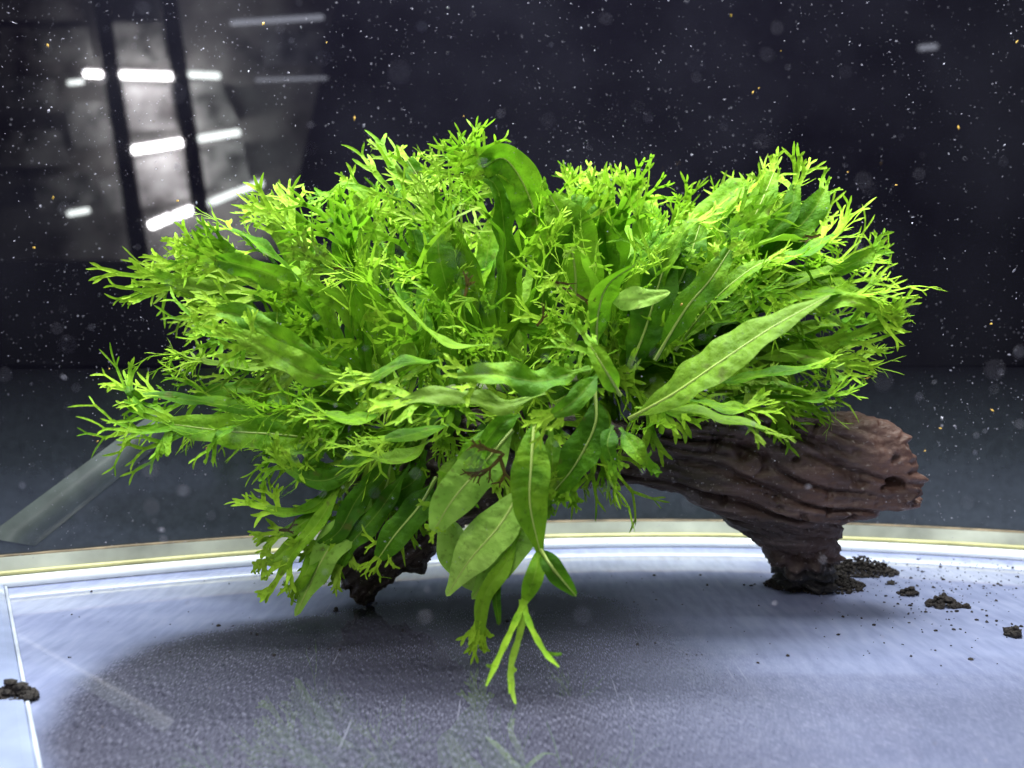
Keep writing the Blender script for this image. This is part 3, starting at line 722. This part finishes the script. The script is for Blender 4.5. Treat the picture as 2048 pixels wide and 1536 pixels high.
 ([(1230, 540), (1220, 450), (1200, 390)], 33, 32.6, 42, 75, NF, dict(nlobes=4, spread=0.4)),
 ([(1270, 520), (1285, 440), (1265, 390)], 33, 32.6, 36, 85, NF, dict(nlobes=5, spread=0.5)),
 ([(1200, 520), (1180, 440), (1185, 390)], 32.4, 32, 46, 80, NF, dict(nlobes=4, spread=0.5)),
]
for (pl, d0, d1, wp, cpx, nr, op) in KEY:
    op = dict(op)
    dm = (d0 + d1) / 2
    if op.get('m') == 1: op['m'] = M_PALE
    leaf(PX(pl, d0, d1, 0.4), wcm(wp, dm), wcm(cpx, dm) * 0.86, nr + Vector((R.uniform(-.2, .2), 0, R.uniform(-.15, .15))), **op)

# the three long forks under the front hanging leaf
def strap(pl, D0, D1, w0, w1, m=M_TIP, n=14):
    V, F, U = [], [], []
    sp_, _ = spline(PX(pl, D0, D1, 0), n)
    ribbon(V, F, U, sp_, Vector((0, -1, 0.2)), wcm(w0, D1), wcm(w1, D1), R, True, 0.3, 0.6)
    return fmesh('leaf_fork', V, F, m, U, fern)
for pl, a, b_ in [([(1050, 1200), (1025, 1255), (995, 1320), (972, 1372)], 15, 11), ([(1046, 1200), (1040, 1265), (1022, 1330), (1024, 1380), (1031, 1408)], 16, 12),
                  ([(1046, 1205), (1060, 1250), (1090, 1305), (1118, 1334)], 14, 10), ([(1030, 1335), (1020, 1355), (1018, 1388)], 11, 8),
                  ([(1094, 1305), (1110, 1308), (1124, 1307)], 9, 6), ([(990, 1325), (980, 1332), (972, 1330)], 9, 6)]:
    strap(pl, 24.6, 22.9, a, b_)

# brown dying frond in the middle
V, F, U = [], [], []
for pt, dr, ln in [((1000, 905), (-0.9, 0, 0.2), 0.45), ((1005, 910), (-0.6, 0, -0.7), 0.6), ((1000, 915), (0.3, 0, -0.9), 0.55)]:
    branch(V, F, U, P(*pt, 25.4), Vector(dr).normalized(), Vector((0, -1, 0.1)), 0.11, ln, 0, R, -0.2, 0.6, 3)
tag(fmesh('forked_tip', V, F, M_DEAD, U, fern), 'brown dying forked frond')
for pt in ((1095, 560), (700, 545), (930, 590), (1075, 650), (1640, 470), (560, 1060), (1155, 590)):
    V, F, U = [], [], []
    dd = Vector((R.uniform(-1, 1), -0.2, R.uniform(-0.5, 1))).normalized()
    branch(V, F, U, P(*pt, 27.5 if pt[0] < 1600 else 31), dd, Vector((0, -1, 0.1)), 0.10, 0.35, 0, R, 0, 0.5, 2)
    tag(fmesh('forked_tip', V, F, M_DEAD, U, fern), 'brown dead frond tip')

# --- the mass of leaves radiating from the rhizome
SIL = [(300, 560), (330, 500), (420, 450), (500, 420), (580, 400), (660, 400), (720, 350), (800, 320), (880, 330), (950, 300), (1010, 330),
       (1080, 380), (1150, 350), (1220, 350), (1300, 370), (1370, 430), (1450, 420), (1520, 350), (1600, 360), (1680, 420), (1720, 520),
       (1770, 590), (1780, 650), (1720, 700), (1690, 770), (1620, 810), (1500, 830), (1340, 850), (1260, 900), (1160, 950), (1050, 980),
       (900, 980), (800, 1010), (700, 1060), (600, 1080), (560, 1010), (560, 930), (470, 880), (330, 830), (360, 750), (340, 680), (350, 610)]
def inside(x, y, poly):
    c = False; j = len(poly) - 1
    for i in range(len(poly)):
        xi, yi = poly[i]; xj, yj = poly[j]
        if (yi > y) != (yj > y) and x < (xj - xi) * (y - yi) / (yj - yi) + xi: c = not c
        j = i
    return c
RH = [(720, 830), (880, 800), (1040, 780), (1180, 760), (1280, 760)]
def rhizome_pt(f):
    f = max(0, min(0.9999, f)) * 4; i = int(f); t = f - i
    return (RH[i][0] * (1 - t) + RH[i + 1][0] * t, RH[i][1] * (1 - t) + RH[i + 1][1] * t)
rz, _ = spline([P(x, y, 33) for x, y in RH], 40)
V, F, U = [], [], []
for i, p in enumerate(rz):
    for q in range(8):
        a = q * math.pi / 4
        r_ = 0.45 + 0.15 * noise.noise(p * 1.5)
        V.append(p + Vector((0, r_ * math.cos(a), r_ * math.sin(a)))); U.append((0.2, 0.5))
for i in range(39):
    for q in range(8):
        a, b_ = i * 8 + q, i * 8 + (q + 1) % 8
        F.append((a, b_, b_ + 8, a + 8))
fmesh('rhizome', V, F, M_STEM, U, fern)

SIL = [(1020 + (x - 1020) * 0.94, 690 + (y - 690) * 0.91) for x, y in SIL]
target_n = 296
RF = random.Random(21)
tries = 0
placed = []
while leaf_count < target_n and tries < 20000:
    tries += 1
    x, y = RF.uniform(290, 1790), RF.uniform(300, 1090)
    if not inside(x, y, SIL): continue
    layer = RF.random()
    cx, cy, rx, ry = 1010, 690, 760, 390
    u2 = ((x - cx) / rx) ** 2 + ((y - cy) / ry) ** 2
    dome = math.sqrt(max(0.0, 1 - u2))
    rightside = x > 1180 and y < 830
    mind = 95 if not rightside else 80
    if any((x - a) ** 2 + (y - b_) ** 2 < (mind * (0.45 if l != (layer < 0.62) else 0.62)) ** 2 for a, b_, l in placed): 
        if tries < 14000: continue
    if layer < 0.62:
        D = 33.2 - dome * RF.uniform(2.8, 5.6) + RF.uniform(-0.6, 0.6)
        if rightside: D = max(D, 29.5) + RF.uniform(0, 1.5)
    else:
        D = 33.0 + dome * RF.uniform(0.5, 4.0)
    T = P(x, y, D)
    f = (x - 640) / 720 + RF.uniform(-0.25, 0.25)
    if rightside: f = RF.uniform(0.75, 1.0)
    bx_, by_ = rhizome_pt(f)
    B = P(bx_, by_, 33 + RF.uniform(-1.5, 1.0) + (D - 33) * 0.2)
    v = T - B
    dist = v.length
    L_ = min(dist, RF.uniform(6.5, 10.5) if rightside else RF.uniform(4.5, 8.5))
    if dist < 2.5:
        # tips right over the rhizome point at the viewer
        B = B + Vector((RF.uniform(-2, 2), 1.5, RF.uniform(-2, 0.5))); v = T - B; dist = v.length; L_ = min(dist, 6)
    vn = v.normalized()
    b0 = T - vn * L_
    up = Vector((0, 0, 1))
    arch = RF.uniform(0.04, 0.22) * L_
    sidev = vn.cross(up)
    if sidev.length < 0.1: sidev = Vector((1, 0, 0))
    sidev.normalize()
    outn = (up * RF.uniform(0.4, 1.0) + Vector((0, -1, 0)) * RF.uniform(0.3, 1.0) + sidev * RF.uniform(-0.7, 0.7))
    sway = sidev * RF.uniform(-0.13, 0.13) * L_
    pts = [b0, b0 + vn * L_ * 0.35 + up * arch * 0.8 + sway * 0.7, b0 + vn * L_ * 0.7 + up * arch + sway, T]
    wd = (RF.choice([0.85, 1.0, 1.15, 1.35]) if rightside or y > 880 else RF.choice([0.45, 0.55, 0.7, 0.85, 1.0])) * RF.uniform(0.85, 1.1)
    cr = RF.uniform(1.1, 2.5)
    if y > 900: cr *= 0.8
    leaf(pts, wd, cr, outn, RF, rows=22, cols=7, stalk=RF.uniform(0.08, 0.25), tipw=RF.uniform(0.22, 0.4), wav=RF.uniform(0.12, 0.3),
         twist=RF.uniform(-0.9, 0.9), fold=RF.uniform(0.05, 0.4), depth=RF.choice([3, 4, 4]), droop=RF.uniform(-0.5, 0.25), spread=RF.uniform(0.35, 0.65),
         nlobes=RF.choice([3, 4, 5, 6, 7]), veins=9)
    placed.append((x, y, layer < 0.62))

# ------------------------------------------------------------------ soil, grains, floating matter
def lump_verts(c, r, rng, V, F):
    base = len(V)
    g = (1 + 5 ** 0.5) / 2
    ico = [(-1, g, 0), (1, g, 0), (-1, -g, 0), (1, -g, 0), (0, -1, g), (0, 1, g), (0, -1, -g), (0, 1, -g), (g, 0, -1), (g, 0, 1), (-g, 0, -1), (-g, 0, 1)]
    fc = [(0, 11, 5), (0, 5, 1), (0, 1, 7), (0, 7, 10), (0, 10, 11), (1, 5, 9), (5, 11, 4), (11, 10, 2), (10, 7, 6), (7, 1, 8), (3, 9, 4), (3, 4, 2), (3, 2, 6), (3, 6, 8), (3, 8, 9), (4, 9, 5), (2, 4, 11), (6, 2, 10), (8, 6, 7), (9, 8, 1)]
    sc = Vector((rng.uniform(0.7, 1.3), rng.uniform(0.7, 1.3), rng.uniform(0.6, 1.0)))
    for a in ico:
        k = r / 1.9 * rng.uniform(0.7, 1.25)
        V.append((c[0] + a[0] * k * sc.x, c[1] + a[1] * k * sc.y, max(0.003, c[2] + a[2] * k * sc.z)))
    for t in fc: F.append(tuple(base + i for i in t))
RS = random.Random(4)
def soil_heap(px, py, wpx, dpx, hcm, n, label, rmax=0.10):
    c = G(px, py); V, F = [], []
    wx = wcm(wpx, c.y) / 2; wy = dpx / 2
    for i in range(n):
        a = RS.uniform(0, 6.28); rr = math.sqrt(RS.random())
        x, y = rr * math.cos(a), rr * math.sin(a)
        z = hcm * (1 - rr) ** 0.8 * RS.uniform(0.3, 1)
        lump_verts((c.x + x * wx, c.y + y * wy, z + 0.03), RS.uniform(0.03, rmax), RS, V, F)
    return tag(mesh_obj('soil_clump', V, F, M_SOIL, smooth=False), label, 'soil', 'crumbs of black soil on the tank floor')
soil_heap(1630, 1172, 200, 2.6, 0.75, 900, 'black soil heaped around the foot of the driftwood')
soil_heap(1722, 1146, 150, 1.7, 0.8, 800, 'black soil pile spilling right of the driftwood foot')
soil_heap(1818, 1190, 40, 0.6, 0.4, 60, 'small black soil clump between the driftwood foot and the larger crumb', 0.12)
soil_heap(1885, 1212, 66, 0.8, 0.45, 110, 'widest loose black soil clump on the blue floor right of the driftwood', 0.14)
soil_heap(2026, 1272, 28, 0.5, 0.45, 40, 'dark soil crumb at the right edge of the picture', 0.14)
soil_heap(1868, 1085, 34, 0.5, 0.35, 40, 'soil crumb lying near the yellow line behind the driftwood foot', 0.12)
soil_heap(1785, 1168, 16, 0.3, 0.2, 12, 'tiny soil crumb just right of the driftwood foot', 0.12)
soil_heap(1930, 1215, 20, 0.3, 0.2, 14, 'tiny soil crumb beside the widest loose clump', 0.12)
soil_heap(1990, 1105, 22, 0.4, 0.2, 18, 'soil crumb on the white line at far right', 0.12)
soil_heap(28, 1402, 90, 0.9, 0.55, 150, 'black debris pile on the pale strip at the left edge', 0.17)
soil_heap(672, 1222, 14, 0.25, 0.12, 6, 'single dark crumb on the floor below the left foot of the log', 0.1)

V, F = [], []
for i in range(650):
    if RS.random() < 0.8: x, y = RS.gauss(1850, 120), RS.gauss(1160, 55)
    else: x, y = RS.uniform(60, 2000), RS.uniform(1150, 1330)
    if y < 1115 or x > 2060: continue
    c = G(x, y)
    lump_verts((c.x, c.y, 0.015), RS.choice([0.012, 0.015, 0.02, 0.02, 0.025, 0.03, 0.045, 0.07]), RS, V, F)
tag(mesh_obj('soil_grains', V, F, M_SOIL, smooth=False), 'fine black soil grains scattered over the blue floor', 'soil', kind='stuff')

V, F = [], []
RD = random.Random(11)
def fleck(c, r):
    base = len(V)
    a = Vector((RD.gauss(0, 1), RD.gauss(0, 1), RD.gauss(0, 1))).normalized()
    b1 = a.orthogonal().normalized(); b2 = a.cross(b1)
    e = RD.uniform(0.6, 2.2)
    for v in (a * e, -a * e, b1, -b1, b2 * 0.7, -b2 * 0.7): V.append(c + v * r)
    for t in ((0, 2, 4), (0, 4, 3), (0, 3, 5), (0, 5, 2), (1, 4, 2), (1, 3, 4), (1, 5, 3), (1, 2, 5)): F.append(tuple(base + i for i in t))
for i in range(16000):
    D = RD.uniform(24, 42.5)
    if RD.random() < 0.10: D = RD.uniform(9, 24)
    px, py = RD.uniform(-60, 2110), RD.uniform(-40, 1130)
    c = P(px, py, D)
    if c.z < 0.3: continue
    if RD.random() > 0.45 + 1.3 * noise.noise(Vector((px / 260, py / 260, D / 9))) + 0.25 * noise.noise(Vector((px / 60, py / 60, 3))): continue
    r = RD.choice([0.007, 0.008, 0.010, 0.012, 0.014, 0.02]) * D / 33
    if RD.random() < 0.05: r *= RD.uniform(1.6, 3.0)
    fleck(c, r)

for i in range(190):
    fleck(P(RD.uniform(0, 2048), RD.uniform(0, 1250), RD.uniform(8, 19)), RD.uniform(0.014, 0.034))
tag(mesh_obj('water_particles', V, F, M_DUST, smooth=False), 'white dust specks drifting in the tank water', 'particles', kind='stuff')
V, F = [], []
for i in range(46):
    fleck(P(RD.uniform(0, 2048), RD.uniform(0, 1000), RD.uniform(28, 41)), RD.uniform(0.03, 0.06))
tag(mesh_obj('plant_scraps', V, F, M_OCHRE, smooth=False), 'tiny yellow brown plant scraps drifting in the water', 'particles', kind='stuff')

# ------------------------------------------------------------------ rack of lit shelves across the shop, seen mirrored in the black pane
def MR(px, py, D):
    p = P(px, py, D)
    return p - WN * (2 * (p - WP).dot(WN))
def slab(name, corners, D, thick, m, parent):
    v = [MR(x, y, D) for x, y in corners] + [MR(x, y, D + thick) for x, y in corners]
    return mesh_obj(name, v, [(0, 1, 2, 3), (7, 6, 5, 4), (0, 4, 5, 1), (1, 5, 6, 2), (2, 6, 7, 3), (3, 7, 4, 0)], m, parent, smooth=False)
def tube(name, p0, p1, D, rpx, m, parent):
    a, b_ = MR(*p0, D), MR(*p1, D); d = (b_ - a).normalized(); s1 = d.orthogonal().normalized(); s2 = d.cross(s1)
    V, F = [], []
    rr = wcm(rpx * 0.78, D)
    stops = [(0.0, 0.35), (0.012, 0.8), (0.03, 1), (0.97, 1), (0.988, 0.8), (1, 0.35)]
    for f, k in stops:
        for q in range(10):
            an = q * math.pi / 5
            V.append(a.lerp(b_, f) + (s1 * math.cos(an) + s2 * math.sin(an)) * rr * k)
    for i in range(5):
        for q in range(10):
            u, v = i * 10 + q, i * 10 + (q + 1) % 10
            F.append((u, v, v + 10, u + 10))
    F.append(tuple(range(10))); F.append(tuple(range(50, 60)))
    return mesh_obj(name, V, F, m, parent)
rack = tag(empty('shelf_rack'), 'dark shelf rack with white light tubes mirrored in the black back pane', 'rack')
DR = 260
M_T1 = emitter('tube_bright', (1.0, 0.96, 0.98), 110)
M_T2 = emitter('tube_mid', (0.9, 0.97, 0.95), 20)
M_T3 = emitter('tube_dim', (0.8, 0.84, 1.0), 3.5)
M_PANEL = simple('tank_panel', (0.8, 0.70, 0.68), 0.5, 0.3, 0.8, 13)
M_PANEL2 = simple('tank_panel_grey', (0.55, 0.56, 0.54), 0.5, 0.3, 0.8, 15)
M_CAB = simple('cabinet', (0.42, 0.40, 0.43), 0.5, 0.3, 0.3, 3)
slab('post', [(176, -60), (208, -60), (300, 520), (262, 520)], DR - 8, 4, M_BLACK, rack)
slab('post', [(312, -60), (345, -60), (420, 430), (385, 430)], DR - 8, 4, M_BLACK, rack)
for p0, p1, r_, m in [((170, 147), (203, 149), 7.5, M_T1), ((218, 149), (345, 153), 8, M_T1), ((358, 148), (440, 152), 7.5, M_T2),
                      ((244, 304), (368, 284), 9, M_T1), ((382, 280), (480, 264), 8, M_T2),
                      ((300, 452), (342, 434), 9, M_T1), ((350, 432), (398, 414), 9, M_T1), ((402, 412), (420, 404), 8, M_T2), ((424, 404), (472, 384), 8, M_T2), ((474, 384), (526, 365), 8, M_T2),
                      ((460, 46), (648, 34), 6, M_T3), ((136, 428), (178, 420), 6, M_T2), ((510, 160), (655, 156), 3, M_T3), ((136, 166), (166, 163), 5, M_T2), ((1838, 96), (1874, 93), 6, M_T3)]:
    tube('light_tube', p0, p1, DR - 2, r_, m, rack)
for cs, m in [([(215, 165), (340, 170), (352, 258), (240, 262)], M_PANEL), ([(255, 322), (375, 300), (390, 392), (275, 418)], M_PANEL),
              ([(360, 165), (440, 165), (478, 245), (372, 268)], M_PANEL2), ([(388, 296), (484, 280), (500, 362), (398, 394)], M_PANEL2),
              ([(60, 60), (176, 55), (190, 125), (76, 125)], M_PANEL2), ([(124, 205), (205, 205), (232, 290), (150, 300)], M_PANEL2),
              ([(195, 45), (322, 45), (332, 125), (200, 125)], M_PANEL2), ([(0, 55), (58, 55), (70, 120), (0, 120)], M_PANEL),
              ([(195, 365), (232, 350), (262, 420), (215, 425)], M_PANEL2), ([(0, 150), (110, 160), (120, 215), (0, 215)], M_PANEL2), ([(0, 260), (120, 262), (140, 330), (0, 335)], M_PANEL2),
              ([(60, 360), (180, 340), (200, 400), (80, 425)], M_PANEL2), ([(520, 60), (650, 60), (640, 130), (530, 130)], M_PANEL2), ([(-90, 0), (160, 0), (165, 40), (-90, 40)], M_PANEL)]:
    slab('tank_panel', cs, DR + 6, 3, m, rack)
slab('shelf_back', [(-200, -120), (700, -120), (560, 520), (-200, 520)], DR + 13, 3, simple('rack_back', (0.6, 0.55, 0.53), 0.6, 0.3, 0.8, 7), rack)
print('leaves', leaf_count)
